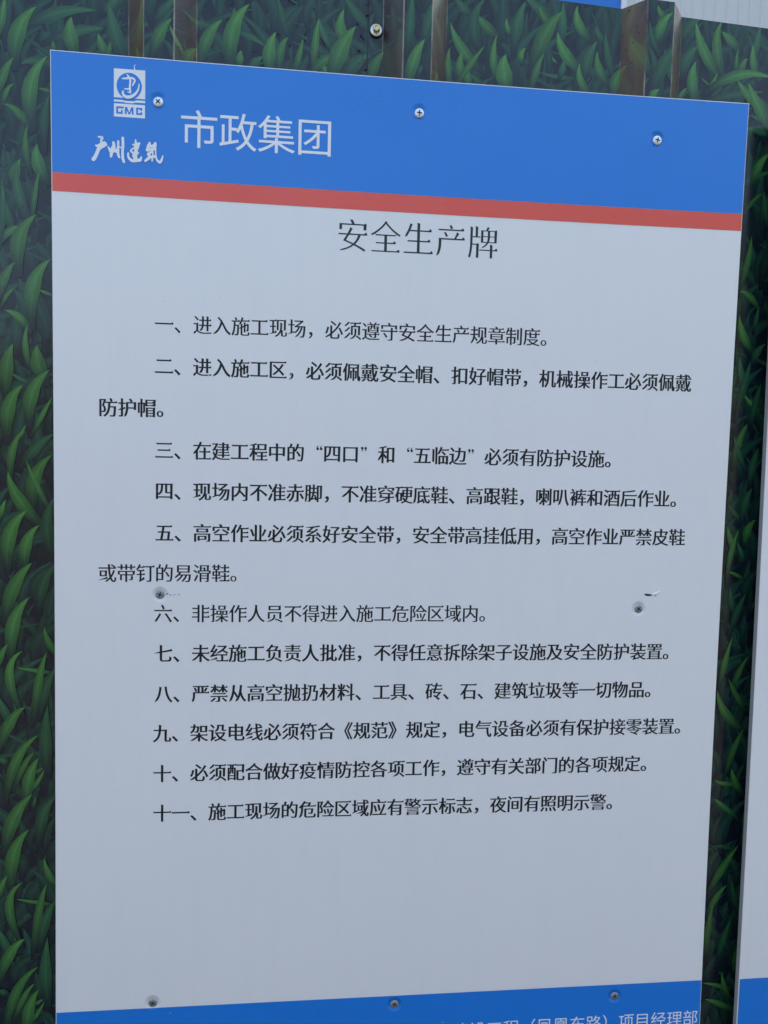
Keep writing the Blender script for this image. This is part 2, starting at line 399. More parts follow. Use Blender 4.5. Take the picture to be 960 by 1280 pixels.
 (-753,-10033,-700,-10196,-610,-10380,96,"m"),(-320,-11307,-339,-11367,-358,-11447,38,"m"),(-571,-10141,-562,-10202,-544,-10243,29,"m"),
]
# (tip x, tip z, bend x, bend z, root x, root z, width, tone), in tenths of a millimetre on the sheet, z from the board's top edge
TONE = {'e': ((.010, .026, .034), (.006, .013, .022)),
        'b': ((.078, .262, .052), (.015, .078, .034)),
        'm': ((.034, .150, .058), (.012, .055, .036)),
        'd': ((.019, .082, .050), (.008, .028, .030))}
blades = [tuple(v * 1e-4 for v in b[:7]) + (b[7],) for b in PRINT_BLADES]
# beyond what the frame shows the print simply goes on
def covered(x, z):
    return (-.075 < x < .86 and z > -.02) or (-.075 < x < .03) or (.77 < x < .86)
z = .32
while z > -1.9:
    x = -1.45
    while x < 2.05:
        bx = x + rng.uniform(-.02, .02); bz = z + rng.uniform(-.02, .02)
        x += .030
        lean = rng.gauss(.012, .03); h = rng.uniform(.045, .085)
        if covered(bx, bz) or covered(bx + lean, bz + h): continue
        if .03 < bx < .77 and -1.18 < bz < -.03: continue
        blades.append((bx + lean, bz + h, bx - lean * .5, bz + h * .6, bx, bz, rng.uniform(.006, .015), rng.choice('bbmmd')))
    z -= .030
# faint blades deep in the picture, everywhere between the others
z = .20
while z > -1.35:
    x = -.14
    while x < 1.0:
        if x < .05 or x > .74 or z > -.06:
            bx = x + rng.uniform(-.01, .01); bz = z + rng.uniform(-.012, .012)
            lean = rng.gauss(.006, .030); h = rng.uniform(.045, .09)
            blades.append((bx + lean, bz + h, bx - lean * .6, bz + h * .6, bx, bz, rng.uniform(.007, .015), rng.choice('ddddee')))
        x += .0135
    z -= .024
for i, b in enumerate(blades):           # roots run on down into the dark
    if b[7] in 'bm':
        dx, dz = b[4] - b[2], b[5] - b[3]
        L_ = math.hypot(dx, dz); k = min(.45 * L_, .010) / max(L_, 1e-6)
        blades[i] = b[:4] + (b[4] + dx * k, b[5] + dz * k) + b[6:]
def bez(b, t):
    u = 1 - t
    return (u * u * b[0] + 2 * u * t * b[2] + t * t * b[4], u * u * b[1] + 2 * u * t * b[3] + t * t * b[5])
order = sorted(range(len(blades)), key=lambda i: (0, {'e': 0, 'd': 1}[blades[i][7]], i % 7) if blades[i][7] in 'de' else (1, -blades[i][5], 0))
boxes = {}; level = {}
cells = {}
for i in order:
    b = blades[i]; w = b[6] * .7
    bx0 = min(b[0], b[2], b[4]) - w; bx1 = max(b[0], b[2], b[4]) + w
    bz0 = min(b[1], b[3], b[5]) - w; bz1 = max(b[1], b[3], b[5]) + w
    boxes[i] = (bx0, bx1, bz0, bz1)
    used = set(); near = set()
    cl = [(cx, cz) for cx in range(int(math.floor(bx0 / .1)), int(math.floor(bx1 / .1)) + 1) for cz in range(int(math.floor(bz0 / .1)), int(math.floor(bz1 / .1)) + 1)]
    for c in cl: near |= set(cells.get(c, ()))
    for j in near:
        q = boxes[j]
        if q[0] < bx1 and q[1] > bx0 and q[2] < bz1 and q[3] > bz0: used.add(level[j])
    if b[7] in 'de':
        lv = 0
        while lv in used: lv += 1
    else:                                # nearer (lower) blades lie over the farther ones
        lv = max(max(used) + 1 if used else 0, 24)
    level[i] = lv
    for c in cl: cells.setdefault(c, []).append(i)
bm = bmesh.new()
cl_ = bm.verts.layers.float_color.new('print')
lv_ = bm.verts.layers.float.new('lift')
N = 10
for i, b in enumerate(blades):
    tip, root = TONE[b[7]]
    jit = rng.uniform(.8, 1.15)
    rows = []
    for s in range(N + 1):
        t = (s / N) ** 1.15
        p = bez(b, t); q = bez(b, min(1, t + .01)); q0 = bez(b, max(0, t - .01))
        d = Vector((q[0] - q0[0], q[1] - q0[1])); d.normalize()
        nrm = Vector((-d.y, d.x))
        w = b[6] * .57 * min(1.0, (t / .5)) ** .82 * (1.0 if t < .6 else 1 - .55 * (t - .6) / .4)
        bright = max(0.0, 1.0 - t * 1.0) ** .8
        row = []
        for q_, side in ((-1, .58), (-.38, .86), (.12, 1.22), (.2, .92), (1, .70)):
            v = bm.verts.new((p[0] + nrm.x * w * q_, 0, p[1] + nrm.y * w * q_))
            c = [((root[k] + (tip[k] - root[k]) * bright) * side * jit) for k in range(3)]
            fade = min(1.0, max(0.0, (t - .60) / .36)) ** 1.2
            c = [c[k] * (1 - fade) + BG[k] * fade for k in range(3)]
            v[cl_] = (c[0], c[1], c[2], 1)
            v[lv_] = .00008 + level[i] * .000008
            row.append(v)
        rows.append(row)
    for s in range(N):
        for q_ in range(4):
            try: bm.faces.new((rows[s][q_], rows[s][q_ + 1], rows[s + 1][q_ + 1], rows[s + 1][q_]))
            except ValueError: pass
bmesh.ops.remove_doubles(bm, verts=[v for v in bm.verts if 0], dist=1e-7)
for fx in folds(-1.6, 2.3):
    bmesh.ops.bisect_plane(bm, geom=bm.verts[:] + bm.edges[:] + bm.faces[:], dist=1e-7, plane_co=(fx, 0, 0), plane_no=(1, 0, 0))
for sgn in (0,):
    bmesh.ops.bisect_plane(bm, geom=bm.verts[:] + bm.edges[:] + bm.faces[:], dist=1e-7, plane_co=(SEAM, 0, 0), plane_no=(1, 0, 0))
# trim to the sheet's top edge
tn = Vector((.042, 0, 1)).normalized()
bmesh.ops.bisect_plane(bm, geom=bm.verts[:] + bm.edges[:] + bm.faces[:], dist=1e-7, plane_co=(.8395, 0, .1059), plane_no=tn, clear_outer=True)
bmesh.ops.bisect_plane(bm, geom=bm.verts[:] + bm.edges[:] + bm.faces[:], dist=1e-7, plane_co=(0, 0, -ZT + .05), plane_no=(0, 0, -1), clear_outer=True)
for v in bm.verts:
    lift = v[lv_]
    r = abs(rel(v.co.x))
    v.co.y = prof_y(v.co.x) - YV - lift
    v.co.z += ZT
for fcx in bm.faces:
    fcx.normal_update()
    if fcx.normal.y > 0: fcx.normal_flip()
me = bpy.data.meshes.new('grass_print'); bm.to_mesh(me); bm.free()
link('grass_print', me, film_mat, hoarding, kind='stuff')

# hex-head roofing screws with their washers, through the sheet laps
mbolt = NT('yellow_zinc_bolt', (.55, .50, .36), .28, 1.0)
mbolt.color(mbolt.mix(mbolt.noise(400, 3), (.42, .32, .12), (.78, .66, .36)))
mwash = NT('zinc_washer', (.52, .55, .50), .3, 1.0)
mrub = NT('rubber_seal', (.02, .02, .02), .8)
def lathe(profile, seg, name, hexa=False):
    v = []; fc = []
    for r, d in profile:
        for s in range(seg):
            a = 2 * math.pi * s / seg
            v.append((r * math.cos(a), -d, r * math.sin(a)))
    n = len(profile)
    for i in range(n - 1):
        for s in range(seg):
            fc.append((i * seg + s, i * seg + (s + 1) % seg, (i + 1) * seg + (s + 1) % seg, (i + 1) * seg + s))
    c = len(v); v.append((0, -profile[-1][1], 0))
    for s in range(seg):
        fc.append(((n - 1) * seg + s, (n - 1) * seg + (s + 1) % seg, c))
    me = mesh(name, v, fc)
    return me
me_hex = lathe([(.0043, 0), (.0043, .0042), (.0038, .0049), (.0026, .0051), (.0020, .0046)], 6, 'hex_head')
me_wash = lathe([(.0070, 0), (.0072, .0008), (.0066, .0015), (.0052, .0013), (.0044, .0016)], 28, 'washer')
for p in me_wash.polygons: p.use_smooth = True
me_rub = lathe([(.0078, -.0004), (.0078, .0006), (.0074, .0008)], 20, 'seal')
for me_, m_ in ((me_hex, mbolt.m), (me_wash, mwash.m), (me_rub, mrub.m)): me_.materials.append(m_)
for (bx, bz) in ((.3553, .0645), (.3553 + COVER, .03), (.3553 - COVER, .10)):
    hb = link('bolt', me_hex, None, hoarding)
    hb.location = (bx, -.0036, ZT + bz); hb.rotation_euler = (0, R(12 + 37 * bx), 0)
    w_ = link('washer', me_wash, None, hb); w_.location = (0, .0016, 0)
    s_ = link('seal', me_rub, None, hb); s_.location = (0, .0022, 0)

# ---------------------------------------------------------------- lettering: the built-in outlines recut as a Song-style face
CALLIGRAPHY_STROKES = [[(503.0, -884.0, 4.8), (529.5, -888.9, 14.4), (544.9, -896.7, 16.8), (533.8, -928.5, 9.6), (540.4, -945.8, 9.6)], [(478.6, -976.4, 7.2), (496.3, -984.1, 14.4), (531.6, -970.7, 21.6), (566.9, -952.9, 24.0), (586.8, -964.9, 14.4)], [(575.8, -970.0, 16.8), (531.6, -995.1, 19.2), (507.2, -1018.8, 19.2), (489.5, -1064.3, 19.2), (469.6, -1105.5, 20.4), (454.1, -1126.5, 21.6)], [(611.1, -987.7, 7.2), (624.4, -1011.3, 12.0), (633.2, -1028.5, 14.4)], [(666.5, -937.5, 14.4), (670.9, -968.3, 16.8), (659.8, -1009.0, 26.4), (646.5, -1045.4, 19.2), (639.9, -1088.0, 12.0)], [(677.5, -1016.7, 21.6), (695.3, -1024.5, 19.2), (713.0, -1036.7, 14.4)], [(717.4, -920.8, 12.0), (717.4, -969.7, 12.0), (713.0, -1018.9, 16.8), (717.5, -1058.6, 14.4), (728.6, -1089.1, 12.0)], [(721.9, -973.9, 7.2), (744.1, -985.8, 7.2)], [(766.2, -882.1, 14.4), (768.5, -957.5, 14.4), (764.1, -1020.0, 14.4), (766.3, -1091.1, 14.4), (777.5, -1135.0, 14.4)], [(903.9, -890.8, 6.0), (904.0, -922.0, 12.0), (910.7, -961.6, 19.2), (906.4, -1015.3, 21.6), (902.0, -1064.7, 19.2), (904.3, -1100.2, 16.8)], [(875.1, -946.1, 8.4), (910.7, -948.2, 21.6), (941.9, -928.4, 12.0)], [(937.4, -933.1, 12.0), (924.2, -978.5, 14.4)], [(892.9, -971.6, 6.0), (852.9, -1012.1, 10.8), (875.2, -1035.2, 9.6), (882.0, -1070.4, 12.0), (893.2, -1100.9, 9.6)], [(893.1, -1038.5, 14.4), (933.2, -1033.7, 8.4)], [(824.0, -1042.9, 10.8), (826.3, -1078.4, 12.0), (848.6, -1108.2, 14.4), (879.8, -1119.6, 16.8), (919.9, -1110.4, 19.2), (951.2, -1106.2, 16.8), (964.5, -1074.1, 8.4)], [(1053.5, -916.6, 12.0), (1044.6, -948.4, 19.2), (1029.1, -994.0, 16.8)], [(1035.7, -953.5, 14.4), (1071.5, -951.1, 14.4), (1116.2, -934.8, 14.4)], [(1113.9, -917.1, 14.4), (1107.3, -948.8, 19.2), (1098.4, -971.7, 12.0)], [(1031.4, -1002.8, 9.6), (1076.1, -982.1, 14.4), (1116.3, -975.0, 12.0)], [(1098.4, -980.6, 9.6), (1071.7, -1013.6, 12.0), (1040.4, -1033.5, 14.4)], [(1036.0, -1038.3, 12.0), (1053.9, -1068.4, 19.2), (1009.3, -1111.4, 13.2)], [(1053.9, -1068.4, 14.4), (1107.7, -1060.5, 14.4)], [(1089.6, -1016.9, 7.2), (1080.9, -1106.9, 9.6)], [(1116.3, -975.0, 9.6), (1118.7, -1024.0, 7.2), (1125.7, -1077.2, 9.6), (1143.7, -1107.4, 12.0), (1166.2, -1115.0, 16.8), (1186.3, -1082.4, 12.0), (1195.1, -1046.0, 6.0)]]
EMBLEM_STROKES = [[(762.2, -252.5, 6.9), (802.5, -247.4, 11.5), (832.2, -243.1, 9.2)], [(810.9, -204.6, 4.6), (827.9, -230.8, 11.5), (845.0, -263.3, 10.3), (842.9, -309.9, 10.3), (840.9, -360.8, 10.3), (845.1, -381.7, 11.5)], [(844.9, -237.9, 9.2), (874.7, -244.2, 11.5), (893.9, -263.9, 9.2), (883.3, -290.1, 9.2), (868.4, -320.8, 5.8)], [(785.6, -360.6, 5.8), (819.6, -358.1, 9.2), (845.1, -356.3, 9.2)], [(819.6, -392.0, 5.8), (849.4, -398.3, 6.9)], [(768.7, -387.2, 10.3), (768.7, -416.8, 12.6), (794.2, -440.4, 16.1), (824.0, -444.6, 17.2), (866.5, -431.0, 16.1), (904.7, -398.6, 12.6), (930.2, -354.4, 9.2), (938.6, -307.2, 6.9), (936.5, -296.8, 3.4)]]
SCUFF_STROKES = [[(887.2, -106.1, 3.4), (889.4, -129.1, 5.8), (893.7, -158.3, 6.9)], [(887.2, -108.2, 2.8), (904.2, -98.5, 2.8)]]
_cache = {}
ALL = {}
EM = 1.0
def load_outlines(chars):
    """outlines of every character, read once from one text row of full-width cells"""
    global EM, X0, Y0
    row = '一一' + ''.join(chars) + '口'
    cu = bpy.data.curves.new('glyph', 'FONT'); cu.body = row
    o = bpy.data.objects.new('glyph', cu); COL.objects.link(o)
    ev = o.evaluated_get(bpy.context.evaluated_depsgraph_get())
    c = ev.to_curve(bpy.context.evaluated_depsgraph_get())
    res = []
    for s in c.splines:
        P = [(q.co.to_2d(), q.handle_left.to_2d(), q.handle_right.to_2d()) for q in s.bezier_points]
        n = len(P); pts = []
        for i in range(n):
            p0, _, p1 = P[i]; p3, p2, _ = P[(i + 1) % n]
            ch_ = p3 - p0
            L = ch_.length
            if L < 1e-7: continue
            pts.append(p0)
            if max(abs(ch_.cross(p1 - p0)), abs(ch_.cross(p2 - p0))) / L >= .004:
                for k in (1, 2, 3, 4):
                    t = k / 5; u = 1 - t
                    pts.append(u ** 3 * p0 + 3 * u * u * t * p1 + 3 * u * t * t * p2 + t ** 3 * p3)
        if len(pts) > 2: res.append(pts)
    ev.to_curve_clear()
    bpy.data.objects.remove(o); bpy.data.curves.remove(cu)
    mid = sorted(res, key=lambda q: min(p.x for p in q))
    cx = lambda q: (min(p.x for p in q) + max(p.x for p in q)) / 2
    X0 = cx(mid[0]); EM = cx(mid[1]) - X0
    last = [q for q in res if round((cx(q) - X0) / EM) == len(row) - 1]
    ys_ = [p.y for q in last for p in q]
    Y0 = (min(ys_) + max(ys_)) / 2 + .012 * EM
    for q in res:
        k = math.floor((cx(q) - X0) / EM + .5)
        ALL.setdefault(row[k], {}).setdefault(k, []).append([Vector(((p.x - X0) / EM - k, (p.y - Y0) / EM)) for p in q])
def area(p):
    return .5 * sum(p[i].cross(p[(i + 1) % len(p)]) for i in range(len(p)))
def glyph(ch, style):
    """one character as (verts, faces) in em units, centred on its cell"""
    key = (ch, style)
    if key in _cache: return _cache[key]
    if ch not in ALL: return ([], [])
    cs = list(ALL[ch].values())[0]
    big = max(cs, key=lambda c: abs(area(c)))
    if area(big) < 0: cs = [c[::-1] for c in cs]          # solid lies on the left of every edge
    if style in ('song', 'bold', 'title'):
        hx, hy = {'song': (.014, -.0045), 'bold': (.022, -.0020), 'title': (.003, -.0165)}[style]
        out = []
        for c in cs:
            # drop doubled points
            c = [p for i, p in enumerate(c) if (p - c[i - 1]).length > 1e-4]
            n = len(c)
            if n < 3: continue
            E = [(c[(i + 1) % n] - c[i]) for i in range(n)]
            Ln = [e.length for e in E]
            D = [e / l for e, l in zip(E, Ln)]
            new = []
            for i in range(n):
                d0, d1 = D[i - 1], D[i]
                n0, n1 = Vector((d0.y, -d0.x)), Vector((d1.y, -d1.x))
                f0 = hx * abs(n0.x) + hy * abs(n0.y); f1 = hx * abs(n1.x) + hy * abs(n1.y)
                det = n0.x * n1.y - n0.y * n1.x
                if abs(det) > .25:
                    dx = (f0 * n1.y - f1 * n0.y) / det; dy = (n0.x * f1 - n1.x * f0) / det
                else:
                    m = (n0 + n1); m = m.normalized() if m.length > 1e-6 else n0
                    k = (f0 + f1) / 2; dx, dy = m.x * k, m.y * k
                new.append(c[i] + Vector((dx, dy)))
            # stroke ends
            poly = [[p.copy()] for p in new]
            for i in range(n):
                if Ln[i] < .11 and Ln[i] > .03:
                    dp, dn = D[i - 1], D[(i + 1) % n]
                    if dp.dot(dn) < -.8 and D[i - 1].cross(D[i]) > 0 and D[i].cross(dn) > 0 and (Ln[i - 1] > .06 or Ln[(i + 1) % n] > .06):
                        j = (i + 1) % n
                        o = Vector((D[i].y, -D[i].x))       # outward
                        A, B = new[i], new[j]               # ccw: A then B
                        if o.x > .93 and Ln[j] > .12:       # right end of a horizontal: the small triangle
                            y = B.y; back = min(.095, (Ln[j]) * .6)
                            k = .052 if style != 'bold' else .040
                            poly[j] = [B + Vector((.004, 0)), Vector((B.x - .030, y + k)), Vector((B.x - back, y))]
                            poly[j][0] = Vector((B.x + .006, y - .004))
                        elif o.y > .9 and Ln[i - 1] > .1:   # head of a vertical
                            poly[j] = [B + Vector((-.014, .020)), B + Vector((-.0, -.02))]
                            poly[i] = [A + Vector((.004, -.008))]
                        elif o.x < -.45 and o.y < -.1:      # tail of a left-falling stroke
                            m = (A + B) / 2 + o * .015
                            poly[i] = [m + (A - m) * .16]; poly[j] = [m + (B - m) * .16]
                        elif o.x > .4 and o.y < -.2:        # right-falling foot
                            poly[j] = [B + Vector((.022, .004))]
                            poly[i] = [A + Vector((-.008, -.006))]
            for i in range(n):
                # shoulder where a horizontal turns into a vertical
                if D[i].x < -.97 and D[i - 1].y > .97 and Ln[i] > .16 and Ln[i - 1] > .12 and len(poly[i]) == 1:
                    p = new[i]
                    poly[i] = [p + Vector((.010, -.022)), p + Vector((-.012, .026)), p + Vector((-.062, 0))]
            out.append([q for g_ in poly for q in g_])
        cs = out
    # fill by winding number, so touching strokes simply merge
    pts = []; edges = []
    for c in cs:
        b = len(pts); n = len(c)
        pts += [Vector((p.x, p.y)) for p in c]; edges += [(b + i, b + (i + 1) % n) for i in range(n)]
    v2, _, f2, _, _, _ = delaunay_2d_cdt(pts, edges, [], 0, 1e-5)
    V_ = np.array([(p.x, p.y) for p in v2]); T_ = np.array([f_ for f_ in f2 if len(f_) == 3])
    if len(T_) == 0: return ([], [])
    C_ = V_[T_].mean(axis=1)
    A_ = np.array([(pts[a].x, pts[a].y) for a, b in edges]); B_ = np.array([(pts[b].x, pts[b].y) for a, b in edges])
    px, py = C_[:, 0:1], C_[:, 1:2]
    side_ = (B_[:, 0] - A_[:, 0]) * (py - A_[:, 1]) - (px - A_[:, 0]) * (B_[:, 1] - A_[:, 1])
    wn_ = ((A_[:, 1] <= py) & (B_[:, 1] > py) & (side_ > 0)).sum(1).astype(int) - ((A_[:, 1] > py) & (B_[:, 1] <= py) & (side_ < 0)).sum(1)
    _cache[key] = ([tuple(p) for p in V_.tolist()], [tuple(t) for t in T_[wn_ != 0].tolist()])
    return _cache[key]

def quote(op):
    # a pair of tadpole-shaped quotation marks
    v = []; fc = []
    s = 1 if op else -1
    for k in (0, 1):
        cx = (.20 if op else -.36) + k * .19; cy = .30
        head = [(cx + .070 * math.cos(a * math.pi / 5), cy - s * .045 + .070 * math.sin(a * math.pi / 5)) for a in range(10)]
        b = len(v); v += head; fc.append(tuple(range(b, b + 10)))
        b = len(v); v += [(cx - s * .070, cy - s * .03), (cx - s * .050, cy + s * .07), (cx + s * .060, cy + s * .15), (cx + s * .0, cy + s * .05), (cx - s * .01, cy + s * .005)]
        fc.append((b, b + 1, b + 2, b + 3, b + 4))
    return v, fc

def text_mesh(s, x0, pitch, z, em, style, skip_to=0, xs=1.0, z1=None):
    v = []; fc = []; n = max(1, len(s) - 1)
    for i, ch in enumerate(s):
        if ch == '“': gv, gf = quote(True)
        elif ch == '”': gv, gf = quote(False)
        elif ch == ' ': continue
        else: gv, gf = glyph(ch, style)
        cz = z if z1 is None else z + (z1 - z) * i / n
        b = len(v)
        v += [(x0 + pitch * i + p[0] * em * xs, 0, cz + p[1] * em) for p in gv]
        fc += [tuple(b + k for k in f_) for f_ in gf]
    me = mesh('lettering', v, fc)
    bm_ = bmesh.new(); bm_.from_mesh(me)
    for f_ in bm_.faces:
        f_.normal_update()
        if f_.normal.y > 0: f_.normal_flip()
    bm_.to_mesh(me); bm_.free()
    return me

def stroke_mesh(strokes, name='brush_stroke'):
    v = []; fc = []; yo = 0.0
    for st in strokes:
        P = [Vector((p[0] * 1e-4, p[1] * 1e-4)) for p in st]; W = [p[2] * 1e-4 for p in st]
        # Catmull-Rom through the points
        pts = []; ws = []
        n = len(P)
        for i in range(n - 1):
            a = P[max(0, i - 1)]; b = P[i]; c = P[i + 1]; d = P[min(n - 1, i + 2)]
            for k in range(6):
                t = k / 6
                pts.append(.5 * ((2 * b) + (c - a) * t + (2 * a - 5 * b + 4 * c - d) * t * t + (3 * b - a - 3 * c + d) * t ** 3))
                ws.append(W[i] + (W[i + 1] - W[i]) * t)
        pts.append(P[-1]); ws.append(W[-1])
        m = len(pts); b0 = len(v); yo += 8e-6
        for i in range(m):
            d = (pts[min(m - 1, i + 1)] - pts[max(0, i - 1)]).normalized(); nn = Vector((-d.y, d.x))
            for s in (-1, 1):
                q = pts[i] + nn * ws[i] * s
                v.append((q.x, -yo, q.y))
        for i in range(m - 1):
            fc.append((b0 + 2 * i, b0 + 2 * i + 1, b0 + 2 * i + 3, b0 + 2 * i + 2))
        for e, i, sg in ((pts[0], 0, -1), (pts[-1], m - 1, 1)):       # round ends
            d = (pts[1] - pts[0]).normalized() if i == 0 else (pts[-1] - pts[-2]).normalized()
            nn = Vector((-d.y, d.x)); c0 = len(v); yo += 8e-6
            for k in range(9):
                a = math.pi * k / 8
                q = e + nn * ws[i] * math.cos(a) + d * sg * ws[i] * math.sin(a)
                v.append((q.x, -yo, q.y))
            fc.append(tuple(range(c0, c0 + 9)))
    me = mesh(name, v, fc)
    # tiny steps in depth keep crossing strokes of one print from sharing a plane
    bm_ = bmesh.new(); bm_.from_mesh(me)
    for f_ in bm_.faces:
        f_.normal_update()
        if f_.normal.y > 0: f_.normal_flip()
    bm_.to_mesh(me); bm_.free()
    return me

# ---------------------------------------------------------------- board materials
BW = .8
SCREWS = [(.1144, -.0475, 43, .0054, .0), (.4039, -.0394, 4, .0054, .0), (.6872, -.0508, 8, .0050, .0),
          (.1182, -.5935, 20, .0050, .0012), (.6910, -.6084, 35, .0049, .0012),
          (.1118, -1.0835, 25, .0050, .0006), (.6828, -1.1053, 12, .0050, .0004), (.4014, -1.1010, 30, .0050, .0004)]
def dent(nt, prev=None):
    """shallow dishes pressed into the sheet round each screw"""
    tot = None
    for (sx, sz, a, r, s) in SCREWS:
        c = nt.n('ShaderNodeVectorMath', operation='DISTANCE'); c.inputs[1].default_value = (sx, 0, sz + (.002 if sz > -.2 else 0))
        nt.l(nt.coords(), c.inputs[0])
        h = nt.ramp(c.outputs['Value'], .0035, .0100, -1 if s or r < .0052 else -.7, 0)
        nt.t.nodes[-1].interpolation_type = 'SMOOTHSTEP'
        tot = h if tot is None else nt.math('ADD', tot, h)
    return tot
def print_mat(name, a, b, rough=(.28, .38), specks=None):
    m = NT(name, a, .3, spec=.62)
    c = m.mix(m.noise(6, 5, .6), a, b)
    c = m.mix(m.ramp(m.noise(9, 5, .65, (6, 1, .5)), .5, .8, 0, .10), c, tuple(v * .72 + .02 for v in a))     # faint rain streaks
    c = m.mix(m.ramp(m.noise(150, 2, .5), .66, .78, 0, .16), c, tuple(v * .7 for v in a))                    # dust specks
    if specks:
        vo = m.n('ShaderNodeTexVoronoi'); vo.inputs['Scale'].default_value = 260
        m.l(m.coords(), vo.inputs['Vector'])
        k = m.math('MULTIPLY', m.ramp(vo.outputs['Distance'], .30, .12), m.ramp(m.noise(16, 4, .65, (1, 1, .7)), .55, .75, 0, .8))
        c = m.mix(k, c, specks)
    m.color(c)
    m.rough(m.ramp(m.noise(18, 4, .6), .3, .7, *rough))
    b1 = m.bump(dent(m), 1.0, .0021)
    b2 = m.bump(m.noise(3.5, 1, .4), .25, .006, b1)
    m.bump(m.noise(900, 2, .5), .10, .0003, b2)
    return m.m
m_blue = print_mat('blue_print', (.0001, .186, .650), (.0003, .200, .690), specks=(.004, .09, .32))
m_red = print_mat('red_print', (.72, .080, .050), (.78, .092, .058), specks=(.42, .05, .04))
m_white = print_mat('white_print', (.755, .785, .765), (.79, .815, .795), rough=(.32, .42))
m_logo = NT('pale_print', (.80, .84, .84), .3).m
m_ink = NT('black_ink', (.007, .011, .015), .4, spec=.35).m
m_ink2 = NT('grey_black_ink', (.020, .027, .034), .38, spec=.35).m
m_foam = NT('foam_edge', (.38, .385, .37), .8)
m_foam.color(m_foam.mix(m_foam.noise(30, 5, .6, (1, 1, .3)), (.30, .305, .29), (.44, .445, .43)))
m_foam = m_foam.m
m_zinc = NT('zinc_screw', (.72, .78, .80), .38, .55).m
m_dull = NT('weathered_zinc_screw', (.22, .24, .24), .5, .6)
m_dull.color(m_dull.mix(m_dull.noise(600, 3), (.16, .17, .17), (.46, .48, .49)))
m_dull = m_dull.m
m_slot = NT('dark_recess', (.02, .025, .02), .7).m
m_lip = NT('torn_foam', (.80, .82, .84), .5).m
m_drop = NT('water_drop', (.86, .88, .9), .12).m

def outline(z0, z1, ins, n=24):
    """front outline of a slightly hand-cut sheet between two heights (z1 above z0)"""
    BH = 1.2
    def xl(z):
        s = min(1, max(0, -z / BH)); return .0017 * 4 * s * (1 - s) + ins
    def xr(z):
        s = min(1, max(0, -z / BH)); return BW - .0029 * 4 * s * (1 - s) - ins
    def zt(x, z):
        return z - .0018 * 4 * (x / BW) * (1 - x / BW) * max(0, 1 + z / .6)
    zs = [z0 + (z1 - z0) * i / n for i in range(n + 1)]
    grid = []
    nxs = 24
    for z in zs:
        a, b = xl(z), xr(z)
        grid.append([(a + (b - a) * j / nxs, zt(a + (b - a) * j / nxs, z)) for j in range(nxs + 1)])
    return grid
def sheet_mesh(z0, z1, ins, y, n=24, name='sheet'):
    g_ = outline(z0, z1, ins, n); v = []; fc = []
    w = len(g_[0])
    for row in g_:
        for p in row: v.append((p[0], y, p[1]))
    for j in range(len(g_) - 1):
        for i in range(w - 1):
            fc.append((j * w + i, j * w + i + 1, (j + 1) * w + i + 1, (j + 1) * w + i))
    return mesh(name, v, fc)
def panel_mesh():
    """foam sheet: back, edge and a small rounded arris round the white face"""
    rings = [(0.0, .008), (0.0, .0007), (.0005, .0)]
    v = []; fc = []
    loops = []
    for ins, y in rings:
        g_ = outline(-1.2 + ins, -ins, ins, 24)
        per = [g_[0][i] for i in range(len(g_[0]))] + [r_[-1] for r_ in g_[1:]] + g_[-1][::-1][1:] + [r_[0] for r_ in g_[::-1][1:-1]]
        b = len(v); v += [(p[0], y, p[1]) for p in per]; loops.append((b, len(per)))
    for k in range(2):
        b0, n = loops[k]; b1, _ = loops[k + 1]
        for i in range(n): fc.append((b0 + i, b0 + (i + 1) % n, b1 + (i + 1) % n, b1 + i))
    fc.append(tuple(range(loops[0][0], loops[0][0] + loops[0][1]))[::-1])
    side = len(fc)
    g_ = outline(-1.2 + .0005, -.0005, .0005, 24); w = len(g_[0]); b = len(v)
    for row in g_:
        for p in row: v.append((p[0], 0, p[1]))
    for j in range(len(g_) - 1):
        for i in range(w - 1):
            fc.append((b + j * w + i, b + j * w + i + 1, b + (j + 1) * w + i + 1, b + (j + 1) * w + i))
    me = mesh('foam_board', v, fc)
    return me, loops[0][1]

_pm, _nl = panel_mesh()
_pm.materials.append(m_white); _pm.materials.append(m_foam)
for i, p in enumerate(_pm.polygons):
    if i < _nl or i == 2 * _nl: p.material_index = 1
m_header = sheet_mesh(-.1288, -.0012, .0011, -.0003, 8, 'header'); m_header.materials.append(m_blue)
m_stripe = sheet_mesh(-.1488, -.1291, .0011, -.0003, 3, 'stripe'); m_stripe.materials.append(m_red)
m_footer = sheet_mesh(-1.1988, -1.0900, .0011, -.0003, 6, 'footer'); m_footer.materials.append(m_blue)

me_pan = lathe([(.00535, -.0002), (.0054, .0006), (.0050, .0013), (.0038, .0019), (.0020, .0022)], 32, 'pan_head')
for p in me_pan.polygons: p.use_smooth = True
me_dish = lathe([(.0052, -.0008), (.0050, .0001), (.0042, .0006), (.0022, .0008)], 32, 'flat_head')
for p in me_dish.polygons: p.use_smooth = True
def cross_mesh(y):
    bm_ = bmesh.new()
    a, b = .0030, .00075
    pts = [(b, b), (b * .8, a), (-b * .8, a), (-b, b), (-a, b * .8), (-a, -b * .8), (-b, -b), (-b * .8, -a), (b * .8, -a), (b, -b), (a, -b * .8), (a, b * .8)]
    v0 = [bm_.verts.new((p[0], y, p[1])) for p in pts]
    v1 = [bm_.verts.new((p[0] * .6, y + .0012, p[1] * .6)) for p in pts]
    bm_.faces.new(v0)
    for i in range(12): bm_.faces.new((v0[i], v0[(i + 1) % 12], v1[(i + 1) % 12], v1[i]))
    bm_.normal_update()
    me_ = bpy.data.meshes.new('cross_recess'); bm_.to_mesh(me_); bm_.free(); me_.materials.append(m_slot)
    return me_
me_cross_pan, me_cross_dish = cross_mesh(-.0023), cross_mesh(-.0009)
